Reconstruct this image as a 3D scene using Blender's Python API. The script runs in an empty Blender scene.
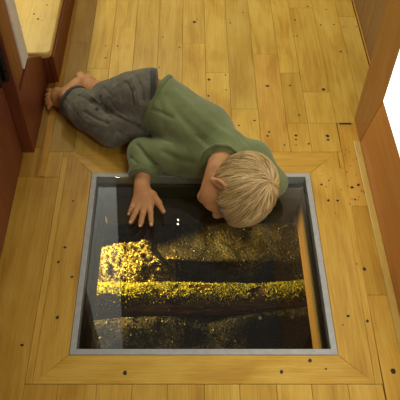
import bpy, bmesh, math, random
import numpy as np
from mathutils import Vector, noise
from mathutils.bvhtree import BVHTree

SC = bpy.context.scene
COL = SC.collection
random.seed(7)
PI = math.pi

# ------------------------------------------------------------------ camera
H = 1.35; F = 637.0; CX = 190.0; VPH = -600.0
TH = math.atan((200 - VPH) / F); S, C = math.sin(TH), math.cos(TH)

def ray(u, v):
    x = (u - CX) / F; y = (200 - v) / F
    return np.array([x, C + y * S, -S + y * C])
def P(u, v, z=0.0):
    """world point at height z that is seen at (u, v) in the photograph"""
    d = ray(u, v); return np.array([0, 0, H]) + d * ((z - H) / d[2])
def PX(u, v, x):
    d = ray(u, v); return np.array([0, 0, H]) + d * (x / d[0])

cam = bpy.data.cameras.new('camera'); cam_o = bpy.data.objects.new('camera', cam); COL.objects.link(cam_o)
cam.sensor_fit = 'HORIZONTAL'; cam.sensor_width = 36; cam.lens = F / 400 * 36
cam.shift_x = (200 - CX) / 400
cam.clip_start = 0.02
cam_o.location = (0, 0, H); cam_o.rotation_euler = (PI / 2 - TH, 0, 0)
SC.camera = cam_o

# ------------------------------------------------------------------ materials
def lin(r, g, b):
    f = lambda c: (c / 255 / 12.92) if c / 255 <= .04045 else ((c / 255 + .055) / 1.055) ** 2.4
    return (f(r), f(g), f(b), 1)

class NT:
    def __init__(s, name):
        s.m = bpy.data.materials.new(name); s.m.use_nodes = True
        s.n = s.m.node_tree.nodes; s.l = s.m.node_tree.links
        s.b = s.n['Principled BSDF']
    def add(s, t, **k):
        n = s.n.new(t)
        for a, v in k.items():
            if a.startswith('i_'):
                key = a[2:]; key = int(key) if key.isdigit() else key.replace('_', ' ')
                n.inputs[key].default_value = v
            else: setattr(n, a, v)
        return n
    def ln(s, a, b): s.l.new(a, b)
    def noise(s, vec, scale, detail=4, rough=.55, dist=0):
        n = s.add('ShaderNodeTexNoise', i_Scale=scale, i_Detail=detail, i_Roughness=rough, i_Distortion=dist)
        if vec is not None: s.ln(vec, n.inputs['Vector'])
        return n.outputs['Fac']
    def mapping(s, vec, scale):
        n = s.add('ShaderNodeMapping'); n.inputs['Scale'].default_value = scale
        s.ln(vec, n.inputs['Vector']); return n.outputs['Vector']
    def ramp(s, fac, stops):
        n = s.add('ShaderNodeValToRGB'); e = n.color_ramp.elements
        while len(e) < len(stops): e.new(.5)
        for el, (p, c) in zip(e, stops):
            el.position = p; el.color = c if len(c) == 4 else (*c, 1)
        s.ln(fac, n.inputs['Fac']); return n.outputs['Color']
    def mix(s, fac, a, b, mode='MIX'):
        n = s.add('ShaderNodeMix', data_type='RGBA', blend_type=mode)
        for sock, v in ((n.inputs[0], fac), (n.inputs[6], a), (n.inputs[7], b)):
            if hasattr(v, 'links') or hasattr(v, 'is_linked'): s.ln(v, sock)
            else: sock.default_value = v
        return n.outputs[2]
    def math(s, op, a, b=0.0):
        n = s.add('ShaderNodeMath', operation=op)
        for sock, v in ((n.inputs[0], a), (n.inputs[1], b)):
            if hasattr(v, 'is_linked'): s.ln(v, sock)
            else: sock.default_value = v
        return n.outputs[0]
    def bump(s, h, strength=.3, dist=.002):
        n = s.add('ShaderNodeBump', i_Strength=strength, i_Distance=dist)
        s.ln(h, n.inputs['Height']); s.ln(n.outputs[0], s.b.inputs['Normal'])
    def col(s, c):
        if hasattr(c, 'is_linked'): s.ln(c, s.b.inputs['Base Color'])
        else: s.b.inputs['Base Color'].default_value = c
    def rough(s, r, spec=.5):
        s.b.inputs['Roughness'].default_value = r
        s.b.inputs['Specular IOR Level'].default_value = spec

def wood(name, dark, mid, light, rough=.4, spec=.4, uv=True, axis=None, tone=False, knots=False):
    """wood with grain along U of the UV map (floor) or along an object axis"""
    t = NT(name)
    if uv:
        tc = t.add('ShaderNodeUVMap'); vec = tc.outputs[0]
        g1 = t.mapping(vec, (3.0, 34.0, 1)); g2 = t.mapping(vec, (9.0, 260.0, 1)); g3 = t.mapping(vec, (5, 11, 1))
    else:
        tc = t.add('ShaderNodeTexCoord'); vec = tc.outputs['Object']
        sc = lambda a, b: tuple(a if i == axis else b for i in range(3))
        g1 = t.mapping(vec, sc(2.5, 30)); g2 = t.mapping(vec, sc(8, 240)); g3 = t.mapping(vec, sc(3, 9))
    a = t.noise(g1, 1, 5, .6, 1.2); b = t.noise(g2, 1, 3, .5); c = t.noise(g3, 1, 3, .5, .6)
    f = t.math('ADD', t.math('ADD', t.math('MULTIPLY', a, .42), t.math('MULTIPLY', b, .2)), t.math('MULTIPLY', c, .38))
    colr = t.ramp(f, [(.30, dark), (.5, mid), (.72, light)])
    # cathedral figure
    w = t.add('ShaderNodeTexWave', wave_type='BANDS', bands_direction='Y' if uv else 'XYZ'[(axis + 1) % 3], i_Scale=5.0 if uv else 6.0, i_Distortion=9.0, i_Detail=2.0)
    w.inputs['Detail Scale'].default_value = .9
    t.ln(g3, w.inputs['Vector'])
    fig = t.ramp(w.outputs['Fac'], [(0, (.86, .82, .76)), (.35, (1, 1, 1)), (1, (1, 1, 1))])
    colr = t.mix(.55, colr, t.mix(1.0, colr, fig, 'MULTIPLY'))
    if tone:
        at = t.add('ShaderNodeAttribute', attribute_name='tone')
        colr = t.mix(1.0, colr, at.outputs['Color'], 'MULTIPLY')
    t.col(colr); t.rough(rough, spec); t.bump(b, .12, .001)
    return t.m

def plain(name, c, rough=.5, spec=.5, metal=0, bump=None):
    t = NT(name); tc = t.add('ShaderNodeTexCoord')
    n = t.noise(tc.outputs['Object'], 60, 4)
    t.col(t.mix(1.0, c, t.ramp(n, [(.3, (.88, .88, .88)), (.7, (1.08, 1.08, 1.08))]), 'MULTIPLY'))
    t.rough(rough, spec); t.b.inputs['Metallic'].default_value = metal
    if bump: t.bump(t.noise(tc.outputs['Object'], bump[0], 3), bump[1], bump[2])
    return t.m

M = {}
M['floor'] = wood('maple_floor', lin(172, 124, 40), lin(208, 168, 72), lin(228, 195, 104), .42, .22, tone=True)
M['knot'] = plain('knot', lin(34, 20, 10), .5)
M['subfloor'] = plain('subfloor', lin(60, 36, 16), .8)
M['redwood'] = wood('red_stained_wood', lin(88, 42, 22), lin(116, 60, 34), lin(134, 74, 42), .42, .4, uv=False, axis=2)
M['brownwood'] = wood('brown_stained_wood', lin(104, 58, 22), lin(132, 78, 32), lin(150, 94, 42), .42, .4, uv=False, axis=2)
M['post'] = wood('orange_fir_post', lin(142, 92, 36), lin(166, 112, 48), lin(184, 128, 60), .4, .4, uv=False, axis=2)
M['panel'] = wood('orange_fir_panel', lin(168, 104, 40), lin(194, 126, 54), lin(210, 144, 68), .4, .4, uv=False, axis=1)
M['farwall'] = wood('grey_brown_panel', lin(112, 80, 44), lin(132, 98, 58), lin(146, 112, 70), .45, .4, uv=False, axis=2)
M['tread'] = wood('pine_tread', lin(180, 144, 66), lin(206, 172, 88), lin(220, 190, 110), .35, .45, uv=False, axis=1)
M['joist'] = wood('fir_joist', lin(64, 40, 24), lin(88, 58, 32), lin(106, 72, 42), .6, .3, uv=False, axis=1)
M['joistx'] = wood('fir_joist_shaded', lin(24, 13, 9), lin(36, 19, 13), lin(46, 26, 17), .7, .25, uv=False, axis=0)  # same fir as the lit joist, with its shade put into the colour
M['strip'] = wood('edge_strip_wood', lin(164, 116, 44), lin(190, 138, 58), lin(206, 158, 76), .6, .12, uv=False, axis=1)
M['white'] = plain('white_paint', lin(226, 218, 200), .5)
M['steel'] = plain('brushed_steel', lin(176, 175, 172), .62, .4, .25, (300, .1, .0005))
M['gasket'] = plain('dark_steel_skirt', lin(16, 17, 17), .7)
M['iron'] = plain('black_iron', lin(14, 13, 13), .4)

def glass():
    t = NT('floor_glass'); t.n.remove(t.b)
    out = t.n['Material Output']
    tr = t.add('ShaderNodeBsdfTransparent', i_Color=(.93, .96, .94, 1))
    gl = t.add('ShaderNodeBsdfGlossy', i_Roughness=0.0)
    fr = t.add('ShaderNodeFresnel', i_IOR=1.5)
    mx = t.add('ShaderNodeMixShader')
    t.ln(fr.outputs[0], mx.inputs[0]); t.ln(tr.outputs[0], mx.inputs[1]); t.ln(gl.outputs[0], mx.inputs[2])
    t.ln(mx.outputs[0], out.inputs['Surface'])
    return t.m
M['glass'] = glass()

def daylight(name, c, st):
    t = NT(name); t.col((.8, .8, .8, 1))
    t.b.inputs['Emission Color'].default_value = c; t.b.inputs['Emission Strength'].default_value = st
    t.rough(.2)
    return t.m
M['day_left'] = daylight('stair_window_daylight', (1.0, 1.0, .93, 1), .62)
M['day_right'] = daylight('side_window_daylight', (.96, .98, 1.0, 1), 1.5)

def soil():
    t = NT('creek_soil'); tc = t.add('ShaderNodeTexCoord'); v = tc.outputs['Object']
    n = t.noise(v, 26, 6, .7); n2 = t.noise(v, 130, 4, .6)
    f = t.math('ADD', t.math('MULTIPLY', n, .55), t.math('MULTIPLY', n2, .45))
    t.col(t.ramp(f, [(.36, lin(13, 9, 5)), (.5, lin(38, 27, 16)), (.66, lin(84, 62, 34))]))
    t.rough(.55, .5); t.bump(n2, .6, .01); return t.m
M['soil'] = soil()
def bark():
    t = NT('log_bark'); tc = t.add('ShaderNodeTexCoord'); v = tc.outputs['Object']
    g = t.mapping(v, (6, 60, 60)); n = t.noise(g, 1, 5, .7)
    t.col(t.ramp(n, [(.35, lin(40, 24, 13)), (.55, lin(96, 58, 32)), (.7, lin(136, 90, 52))]))
    t.rough(.8, .3); t.bump(n, .7, .01); return t.m
M['bark'] = bark()
def tonal(name, stops, rough, spec=.4, attr='tone'):
    t = NT(name); at = t.add('ShaderNodeAttribute', attribute_name=attr)
    t.col(t.ramp(at.outputs['Fac'], stops)); t.rough(rough, spec); return t.m
M['moss'] = tonal('moss', [(0, lin(46, 42, 13)), (.5, lin(124, 113, 33)), (1, lin(200, 178, 64))], .8, .2)
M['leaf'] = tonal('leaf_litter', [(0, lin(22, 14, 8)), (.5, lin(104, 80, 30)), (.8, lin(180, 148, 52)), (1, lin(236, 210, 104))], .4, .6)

def skin():
    t = NT('skin'); tc = t.add('ShaderNodeTexCoord'); n = t.noise(tc.outputs['Object'], 30, 4)
    t.col(t.ramp(n, [(.3, lin(188, 132, 84)), (.7, lin(208, 152, 104))]))
    t.rough(.5, .35)
    t.b.inputs['Subsurface Weight'].default_value = .12; t.b.inputs['Subsurface Radius'].default_value = (.012, .004, .002)
    t.b.inputs['Subsurface Scale'].default_value = .5
    return t.m
M['skin'] = skin()
def cloth(name, stops, fine, big, rough=.9, bump=.25):
    t = NT(name); tc = t.add('ShaderNodeTexCoord'); v = tc.outputs['Object']
    a = t.noise(v, big, 4, .6); b = t.noise(v, fine, 2, .5)
    f = t.math('ADD', t.math('MULTIPLY', a, .7), t.math('MULTIPLY', b, .3))
    t.col(t.ramp(f, stops)); t.rough(rough, .2); t.bump(b, bump, .002)
    t.b.inputs['Sheen Weight'].default_value = .25; t.b.inputs['Sheen Roughness'].default_value = .5
    return t.m
M['green'] = cloth('green_fleece', [(.35, lin(106, 115, 72)), (.65, lin(126, 135, 88))], 900, 14)
M['greenrib'] = cloth('green_rib', [(.35, lin(92, 101, 62)), (.65, lin(112, 120, 76))], 900, 14)
M['pants'] = cloth('grey_cotton', [(.36, lin(92, 88, 75)), (.52, lin(104, 99, 84)), (.66, lin(122, 116, 100))], 1100, 45)
M['pantseam'] = cloth('dark_grey_cotton', [(.36, lin(48, 48, 42)), (.66, lin(68, 68, 60))], 1100, 45)
M['hair'] = tonal('blond_hair', [(0, lin(150, 120, 70)), (.5, lin(214, 180, 118)), (1, lin(246, 226, 180))], .45, .5)
M['eye'] = plain('eye_white', lin(230, 226, 220), .2)
M['iris'] = plain('iris', lin(60, 80, 100), .2)
M['lash'] = plain('lash', lin(70, 48, 28), .6)
M['brow'] = plain('brow', lin(168, 130, 80), .7)
M['lip'] = plain('lip', lin(196, 112, 96), .45)
M['nail'] = plain('nail', lin(236, 190, 168), .3)

# ------------------------------------------------------------------ object helpers
def link(name, me, parent=None, mats=(), smooth=False, **props):
    o = bpy.data.objects.new(name, me); COL.objects.link(o)
    for m in mats: me.materials.append(M[m] if isinstance(m, str) else m)
    if parent: o.parent = parent
    if smooth: me.polygons.foreach_set('use_smooth', [True] * len(me.polygons))
    for k, v in props.items(): o[k] = v
    return o
def mesh(name, vs, fs):
    me = bpy.data.meshes.new(name); me.from_pydata([tuple(map(float, v)) for v in vs], [], [tuple(map(int, f)) for f in fs]); me.validate(); me.update(); return me
def empty(name, loc=(0, 0, 0), **props):
    o = bpy.data.objects.new(name, None); COL.objects.link(o); o.location = loc; o.empty_display_size = .05
    for k, v in props.items(): o[k] = v
    return o
def bm_mesh(bm, name):
    me = bpy.data.meshes.new(name); bmesh.ops.recalc_face_normals(bm, faces=bm.faces); bm.to_mesh(me); bm.free(); return me
def box_bm(bm, x0, x1, y0, y1, z0, z1):
    v = [bm.verts.new((x, y, z)) for x in (x0, x1) for y in (y0, y1) for z in (z0, z1)]
    for q in ((0, 1, 3, 2), (4, 6, 7, 5), (0, 4, 5, 1), (2, 3, 7, 6), (0, 2, 6, 4), (1, 5, 7, 3)):
        bm.faces.new([v[i] for i in q])
    return v
def prism_x(bm, poly, x0, x1):
    """polygon in (y, z) extruded along x"""
    a = [bm.verts.new((x0, y, z)) for y, z in poly]; b = [bm.verts.new((x1, y, z)) for y, z in poly]
    bm.faces.new(a); bm.faces.new(b[::-1])
    n = len(poly)
    for i in range(n): bm.faces.new((a[i], b[i], b[(i + 1) % n], a[(i + 1) % n]))
def bev(bm, w, seg=2):
    bmesh.ops.recalc_face_normals(bm, faces=bm.faces)
    bmesh.ops.bevel(bm, geom=[e for e in bm.edges if e.calc_face_angle(0) > .5], offset=w, segments=seg, affect='EDGES', profile=.5)
def boxobj(name, dims, mat, bevel=.002, parent=None, seg=2, **props):
    bm = bmesh.new(); box_bm(bm, *dims)
    if bevel: bev(bm, bevel, seg)
    return link(name, bm_mesh(bm, name), parent, [mat], **props)
def polyobj(name, poly, x0, x1, mat, bevel=.002, parent=None, **props):
    bm = bmesh.new(); prism_x(bm, poly, x0, x1)
    if bevel: bev(bm, bevel)
    return link(name, bm_mesh(bm, name), parent, [mat], **props)
ST = dict(kind='structure')

# ------------------------------------------------------------------ floor: planks, borders, knots
GX0, GX1, GY0, GY1 = -.275, .3365, .625, 1.172      # outer edge of the steel frame
fv, ff, fuv, ftone, fmat = [], [], [], [], []
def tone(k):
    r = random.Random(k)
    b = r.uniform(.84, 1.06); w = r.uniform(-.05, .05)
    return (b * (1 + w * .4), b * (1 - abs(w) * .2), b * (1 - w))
def plank(poly, along, tn=None, seed=None, z=0, mat=0):
    """a board: polygon in xy, 2 cm thick, grain along 'x' or 'y'"""
    seed = seed if seed is not None else len(ff) + 11
    tn = tn or tone(seed); r = random.Random(seed * 7 + 1); ou, ov = r.uniform(0, 40), r.uniform(0, 40)
    cx = sum(p[0] for p in poly) / len(poly); cy = sum(p[1] for p in poly) / len(poly)
    area = sum(poly[i][0] * poly[(i + 1) % len(poly)][1] - poly[(i + 1) % len(poly)][0] * poly[i][1] for i in range(len(poly)))
    if area < 0: poly = poly[::-1]
    n = len(poly); b = len(fv); g = .0003; e = .0008
    def shr(p, d):
        # pull a corner in by d on both axes
        return (p[0] - math.copysign(min(d, abs(p[0] - cx)), p[0] - cx), p[1] - math.copysign(min(d, abs(p[1] - cy)), p[1] - cy))
    for lev, d in ((z, g + e * .5), (z - .0008, g), (z - .02, g)):
        for p in poly: q = shr(p, d); fv.append((q[0], q[1], lev))
    def uvof(i):
        x, y, _ = fv[i]; return (ou + (y if along == 'y' else x), ov + (x if along == 'y' else y))
    faces = [[b + i for i in range(n)]]
    for k in (0, n):
        for i in range(n): faces.append([b + k + i, b + k + n + i, b + k + n + (i + 1) % n, b + k + (i + 1) % n])
    for f in faces:
        ff.append(f); fuv.extend(uvof(i) for i in f); ftone.append(tn); fmat.append(mat)
def rect(x0, x1, y0, y1): return [(x0, y0), (x1, y0), (x1, y1), (x0, y1)]
T = lambda r, g, b: (r, g, b)

BX = [-.412, -.335, -.2625, -.1865, -.1065, -.025, .051, .126, .208, .29, .353, .438, .521, .583]
TOPB = 1.252                      # far edge of the border board
joints = {0: [1.50, 1.757, 2.2], 1: [1.62, 2.15], 2: [1.45, 1.839], 3: [2.05], 4: [1.35, 2.02], 5: [1.75], 6: [1.60, 2.3], 7: [1.43, 2.1], 8: [1.693, 2.2],
          9: [1.37, 1.598, 2.05], 10: [1.37, 1.507, 1.95], 11: [1.37, 2.02], 12: [1.37, 1.9]}
SKIP = {(11, 0)}
over = {(0, 0): T(.74, .68, .6), (0, 1): T(.7, .62, .54), (0, 2): T(.74, .66, .56), (0, 3): T(.7, .64, .56), (1, 0): T(.98, .98, .94), (1, 1): T(1.0, 1.0, .98),  # first column darkened: the step's shadow painted into those boards
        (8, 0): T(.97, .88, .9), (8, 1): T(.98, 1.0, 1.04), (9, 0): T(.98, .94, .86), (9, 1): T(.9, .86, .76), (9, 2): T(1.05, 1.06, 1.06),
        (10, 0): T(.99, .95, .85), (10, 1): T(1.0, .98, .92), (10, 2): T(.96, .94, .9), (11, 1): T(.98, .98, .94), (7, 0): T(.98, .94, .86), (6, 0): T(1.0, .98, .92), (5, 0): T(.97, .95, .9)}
for c in range(13):
    ys = [TOPB] + joints.get(c, []) + [3.9]
    for j in range(len(ys) - 1):
        x1 = BX[c + 1]
        if (c, j) in SKIP: continue
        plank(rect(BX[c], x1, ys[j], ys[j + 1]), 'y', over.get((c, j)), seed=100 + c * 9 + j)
# border boards round the glass, mitred
LBX, RBX, BOTY = -.348, .408, .557
TRX = .425
plank([(LBX, TOPB), (TRX, TOPB), (GX1, GY1), (GX0, GY1)], 'x', T(1.0, .93, .82), 301)
plank([(LBX, BOTY), (RBX, BOTY), (GX1, GY0), (GX0, GY0)], 'x', T(1.02, .98, .9), 302)
plank([(LBX, BOTY), (LBX, TOPB), (GX0, GY1), (GX0, GY0)], 'y', T(.96, .88, .76), 303)
plank([(RBX, BOTY), (TRX, TOPB), (GX1, GY1), (GX1, GY0)], 'y', T(1.0, .95, .86), 304)
# narrow strips outside the border
plank(rect(-.364, LBX, .557, TOPB - .02), 'y', T(1.02, .94, .84), 305)
plank([(RBX, BOTY), (RBX + .017, BOTY), (.437, 1.19), (TRX - .003, 1.19)], 'y', T(1.05, 1.0, .92), 306)
# left wide boards
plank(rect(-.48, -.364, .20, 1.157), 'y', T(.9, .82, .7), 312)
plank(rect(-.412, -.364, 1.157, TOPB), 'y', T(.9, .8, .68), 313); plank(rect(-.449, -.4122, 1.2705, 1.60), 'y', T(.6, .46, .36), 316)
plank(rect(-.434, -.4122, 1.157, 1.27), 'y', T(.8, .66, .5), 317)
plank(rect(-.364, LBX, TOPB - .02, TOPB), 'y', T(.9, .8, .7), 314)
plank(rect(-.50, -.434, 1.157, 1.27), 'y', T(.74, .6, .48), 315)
# right boards
plank([(RBX + .017, .30), (.503, .30), (.503, .781), (RBX + .0205, .781)], 'y', T(1.04, .97, .86), 321)
plank([(RBX + .0205, .781), (.503, .781), (.503, 1.054), (RBX + .0255, 1.054)], 'y', T(.9, .82, .66), 322)
plank([(RBX + .0255, 1.054), (.503, 1.054), (.503, 1.37), (.441, 1.37), (.437, 1.19)], 'y', T(.98, .86, .72), 323)
plank([(.437, 1.19), (.425, 1.19), (.425, 1.252), (.438, 1.252)], 'y', T(1, .94, .84), 324)
# near boards running towards the camera under the bottom border
nb = [-.48, -.364, -.29, -.205, -.127, -.05, .031, .109, .19, .267, .347, .424]
nt = [T(.88, .78, .66), T(.9, .8, .68), T(.94, .86, .74), T(.98, .9, .78), T(1.0, .95, .86), T(.93, .86, .74), T(1.05, 1.04, 1.0), T(.98, .93, .82), T(1.05, 1.02, .94), T(.97, .9, .78), T(1.04, 1.0, .92)]
for i in range(1, len(nb) - 1): plank(rect(nb[i], nb[i + 1], .22, BOTY - .0005), 'y', nt[i], 330 + i)
# sub-floor under the gaps, with the hole left open
for (a, b, c, d) in ((-.52, GX0, .2, 3.9), (GX1, .62, .2, 3.9), (GX0, GX1, .2, GY0), (GX0, GX1, GY1, 3.9)):
    plank(rect(a, b, c, d), 'y', T(.5, .4, .3), 390, z=-.0165, mat=2)
# knots: irregular dark eyes in the boards (photo position, size in mm)
KN = [(106, 46, 4), (117.5, 46, 5), (105.5, 58, 4.5), (88, 72, 4), (152, 22, 4), (163, 37, 4), (162, 8, 3), (186, 27, 4), (194.5, 22, 10), (197, 19.5, 4), (179.5, 47.5, 5), (159, 67.5, 4), (209, 79.5, 8), (214, 5, 3), (229, 20, 3),
      (230, 23, 5), (243, 12.5, 5), (225.5, 75, 4), (226, 90, 4.5), (208.5, 96, 6), (267.5, 86, 7), (239, 125.5, 5), (254.5, 120.5, 5.5), (267.5, 136, 5), (269, 132, 5), (284.5, 145, 4), (290, 85.5, 6), (299, 115, 5), (295, 112, 2.5),
      (296, 135.5, 7), (296, 139.5, 5), (296, 145, 4), (308.5, 144, 5), (327.5, 136, 8), (328, 140, 6), (323.5, 89.5, 8), (295, 20, 5), (297, 36, 5), (308, 6.5, 5), (326.5, 9.5, 5), (321, 25, 5), (334, 24.5, 5), (344, 27, 4.5), (356.5, 26.5, 4.5), (340.5, 51.5, 6.5),
      (294, 36.5, 4), (347, 52, 3), (309, 143.5, 4), (357.5, 158.5, 6), (321.5, 184.5, 6), (329, 180.5, 4), (326, 187, 3), (352, 187.5, 7), (358.5, 185, 6), (365, 189, 5), (364, 192, 4), (361.5, 191, 3), (328.5, 200.5, 6.5), (337.5, 200.5, 6),
      (346, 149.5, 2.5), (349, 152, 2.5), (345, 155, 2.5), (350, 166, 2.5), (353, 160, 2.5), (347, 172, 3), (356, 175, 2.5), (348, 186, 3), (352, 199, 3), (355, 199.5, 4), (350, 204, 3), (358, 200, 2.5), (359, 197, 3), (335, 213, 2.5), (341, 190, 3), (321, 176, 2), (331, 178, 2.5),
      (364.5, 269, 7), (357, 264, 3), (348, 316, 6), (367.5, 321, 6.5), (393, 371, 9), (310, 360.5, 7), (281.5, 372, 6.5), (326, 369, 4), (125, 372.8, 7), (57.5, 317.5, 6.5), (22, 345, 6), (73, 201, 5), (65, 247.5, 6), (58.5, 262, 6), (72, 277, 6), (343, 325, 3), (78, 332, 2.5)]
for k, (u, v, mm) in enumerate(KN):
    p = P(u, v); r = mm * .00064; rr = random.Random(k); b = len(fv); n = 9
    ex, ey = rr.uniform(.9, 1.25), rr.uniform(.9, 1.3)
    for i in range(n):
        a = 2 * PI * i / n; q = r * rr.uniform(.8, 1.15)
        fv.append((p[0] + math.cos(a) * q * ex, p[1] + math.sin(a) * q * ey, .0003))
    ff.append([b + i for i in range(n)]); fuv.extend([(0, 0)] * n); ftone.append((1, 1, 1)); fmat.append(1)
# small open slot at a board end
b = len(fv)
for (u, v) in ((339.5, 124.6), (351.5, 124.6), (351, 122.8), (339, 122.8)): q = P(u, v); fv.append((q[0], q[1], .0004))
ff.append([b, b + 1, b + 2, b + 3]); fuv.extend([(0, 0)] * 4); ftone.append((1, 1, 1)); fmat.append(1)
me = bpy.data.meshes.new('floor'); me.from_pydata(fv, [], ff)
uvl = me.uv_layers.new(name='UVMap'); uvl.data.foreach_set('uv', [c for uv in fuv for c in uv])
at = me.attributes.new('tone', 'FLOAT_COLOR', 'FACE'); at.data.foreach_set('color', [c for t_ in ftone for c in (*t_, 1)])
me.polygons.foreach_set('material_index', fmat)
link('floor', me, None, ['floor', 'knot', 'subfloor'], **ST)

# ------------------------------------------------------------------ left side: door, post, stair
boxobj('trim_1', (-.4265, -.405, 1.157, 2.75, .0003, .004), 'strip', .0015, **ST)            # light edge strip along the floor
polyobj('wall_left', [(1.274, -.02), (1.538, -.02), (1.538, .116), (1.424, .205), (1.274, .205)], -.475, -.449, 'redwood', .001, **ST)          # low red panel before the step
dr = boxobj('door_1', (-.515, -.476, .30, 1.235, .004, 2.0), 'redwood', .003, **ST)
jamb = boxobj('trim_2', (-.53, -.448, 1.250, 1.272, -.02, 2.2), 'redwood', .002, **ST)       # door post next to the door
boxobj('trim_3', (-.53, -.456, 1.274, 1.362, .207, 2.2), 'brownwood', .002, **ST)
boxobj('trim_4', (-.53, -.4515, 1.364, 1.424, .210, 2.2), 'white', .002, **ST)               # pale end board
# hinge
a = PX(1, 51, -.462); b_ = PX(11, 84, -.462)
hy, hz0, hz1 = 1.2435, b_[2], a[2]
hg = empty('door_hinge', (-.474, hy, hz0 + .025), label='black iron hinge on the red-brown door at the left edge', category='hinge')
def cyl(bm, p0, p1, r, n=12, r1=None):
    p0, p1 = Vector(p0), Vector(p1); r1 = r if r1 is None else r1
    d = (p1 - p0).normalized(); u = d.orthogonal().normalized(); w = d.cross(u)
    A = [bm.verts.new(p0 + (u * math.cos(2 * PI * i / n) + w * math.sin(2 * PI * i / n)) * r) for i in range(n)]
    B = [bm.verts.new(p1 + (u * math.cos(2 * PI * i / n) + w * math.sin(2 * PI * i / n)) * r1) for i in range(n)]
    bm.faces.new(A[::-1]); bm.faces.new(B)
    for i in range(n): bm.faces.new((A[i], A[(i + 1) % n], B[(i + 1) % n], B[i]))
L = hz1 - hz0
for (y0, y1) in ((-.030, -.004), (.0015, .0058)):
    boxobj('hinge_leaf', (-.001, .003, y0, y1, 0, L), 'iron', .001, hg)
bm = bmesh.new()
for k in range(3): cyl(bm, (.010, 0, L * (k / 3 + .008)), (.010, 0, L * ((k + 1) / 3 - .008)), .0078)
link('hinge_knuckle', bm_mesh(bm, 'hinge_knuckle'), hg, ['iron'])

# the stair step beyond the post
stp = empty('stair_step', (-.70, 1.8, 0), label='low pale pine stair step with rounded corner at the upper left', category='step')
def rounded_board(x0, x1, y0, y1, z0, z1, rc, rb):
    bm = bmesh.new(); pts = [(x0, y0)]
    for i in range(9):
        a = -PI / 2 + PI / 2 * i / 8
        pts.append((x1 - rc + rc * math.cos(a), y0 + rc + rc * math.sin(a)))
    pts += [(x1, y1), (x0, y1)]
    A = [bm.verts.new((x, y, z0)) for x, y in pts]; B = [bm.verts.new((x, y, z1)) for x, y in pts]
    bm.faces.new(A[::-1]); bm.faces.new(B); n = len(pts)
    for i in range(n): bm.faces.new((A[i], A[(i + 1) % n], B[(i + 1) % n], B[i]))
    bmesh.ops.recalc_face_normals(bm, faces=bm.faces)
    bmesh.ops.bevel(bm, geom=[e for e in bm.edges if abs(e.verts[0].co.z - e.verts[1].co.z) < 1e-6], offset=rb, segments=4, affect='EDGES', profile=.5)
    return bm
bm = rounded_board(-1.15, -.420, 1.540, 2.7, .102, .125, .022, .008)
bmesh.ops.translate(bm, verts=bm.verts, vec=(.70, -1.8, 0))
# knots in the tread
tr = link('tread', bm_mesh(bm, 'tread'), stp, ['tread', 'knot'])
for (u, v, mm) in ((34, 14, 6), (38, 19, 7), (47, 5, 5), (42, 20.5, 3), (22, 27, 3)):
    p = P(u, v, .125); r = mm * .0006; bm = bmesh.new()
    cyl(bm, (p[0] + .70, p[1] - 1.8, .1235), (p[0] + .70, p[1] - 1.8, .1253), r, 9)
    link('knot', bm_mesh(bm, 'knot'), tr, ['knot'])
bm = bmesh.new(); box_bm(bm, -.45, .2665, -.252, -.237, 0, .102); link('riser', bm_mesh(bm, 'riser'), stp, ['redwood'])
bm = bmesh.new(); box_bm(bm, .268, .284, -.25, .9, 0, .102); link('side_board', bm_mesh(bm, 'side_board'), stp, ['redwood'])
# the tall daylight opening above the stair
w = polyobj('window_1', [(1.562, .62), (2.9, .62), (2.66, 1.62), (1.97, 2.76), (1.562, 2.76)], -.500, -.470, 'day_left', 0, **ST)

# ------------------------------------------------------------------ right side
polyobj('trim_5', [(1.298, -.02), (1.388, -.02), (1.376, 2.2), (1.217, 2.2), (1.217, .230)], .495, .60, 'post', .0008, **ST)
polyobj('wall_right', [(.25, -.02), (1.2965, -.02), (1.2165, .229), (.25, .262)], .4955, .56, 'panel', .0006, **ST)
polyobj('window_2', [(.25, .2625), (1.2163, .2295), (1.2163, .72), (.25, .72)], .496, .55, 'day_right', 0, **ST)
boxobj('baseboard_right', (.477, .4953, .25, 1.292, .0, .005), 'tread', .0015, **ST)
bm = bmesh.new()
yy = 1.39
while yy < 3.9:
    box_bm(bm, .590, .62, yy, min(yy + .118, 3.9), -.02, 2.4); yy += .12
box_bm(bm, .594, .62, 1.39, 3.9, -.02, 2.4)
link('wall_back_right', bm_mesh(bm, 'w'), None, ['farwall'], **ST)
boxobj('baseboard_back', (.585, .590, 1.39, 3.9, 0, .006), 'strip', .002, **ST)

boxobj('wall_back', (-1.6, .62, 3.9, 3.95, -.02, 2.4), 'white', .002, **ST)

# ------------------------------------------------------------------ glass floor panel
gp = empty('glass_floor_panel', ((GX0 + GX1) / 2, (GY0 + GY1) / 2, 0), label='large glass floor window in a steel frame showing the creek below', category='floor window')
ox, oy = gp.location.x, gp.location.y
FW = .0145
def ring(bm, x0, x1, y0, y1, w, z0, z1):
    o = [(x0, y0), (x1, y0), (x1, y1), (x0, y1)]; i_ = [(x0 + w, y0 + w), (x1 - w, y0 + w), (x1 - w, y1 - w), (x0 + w, y1 - w)]
    V = {}
    for k, (lst, z) in enumerate(((o, z1), (i_, z1), (o, z0), (i_, z0))):
        for j, p in enumerate(lst): V[k, j] = bm.verts.new((p[0] - ox, p[1] - oy, z))
    for j in range(4):
        n = (j + 1) % 4
        bm.faces.new((V[0, j], V[0, n], V[1, n], V[1, j])); bm.faces.new((V[2, j], V[3, j], V[3, n], V[2, n]))
        bm.faces.new((V[0, j], V[2, j], V[2, n], V[0, n])); bm.faces.new((V[1, j], V[1, n], V[3, n], V[3, j]))
bm = bmesh.new(); ring(bm, GX0 + .0005, GX1 - .0005, GY0 + .0005, GY1 - .0005, FW, -.03, .001); bev(bm, .0012)
link('steel_frame', bm_mesh(bm, 'steel_frame'), gp, ['steel'])
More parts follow.
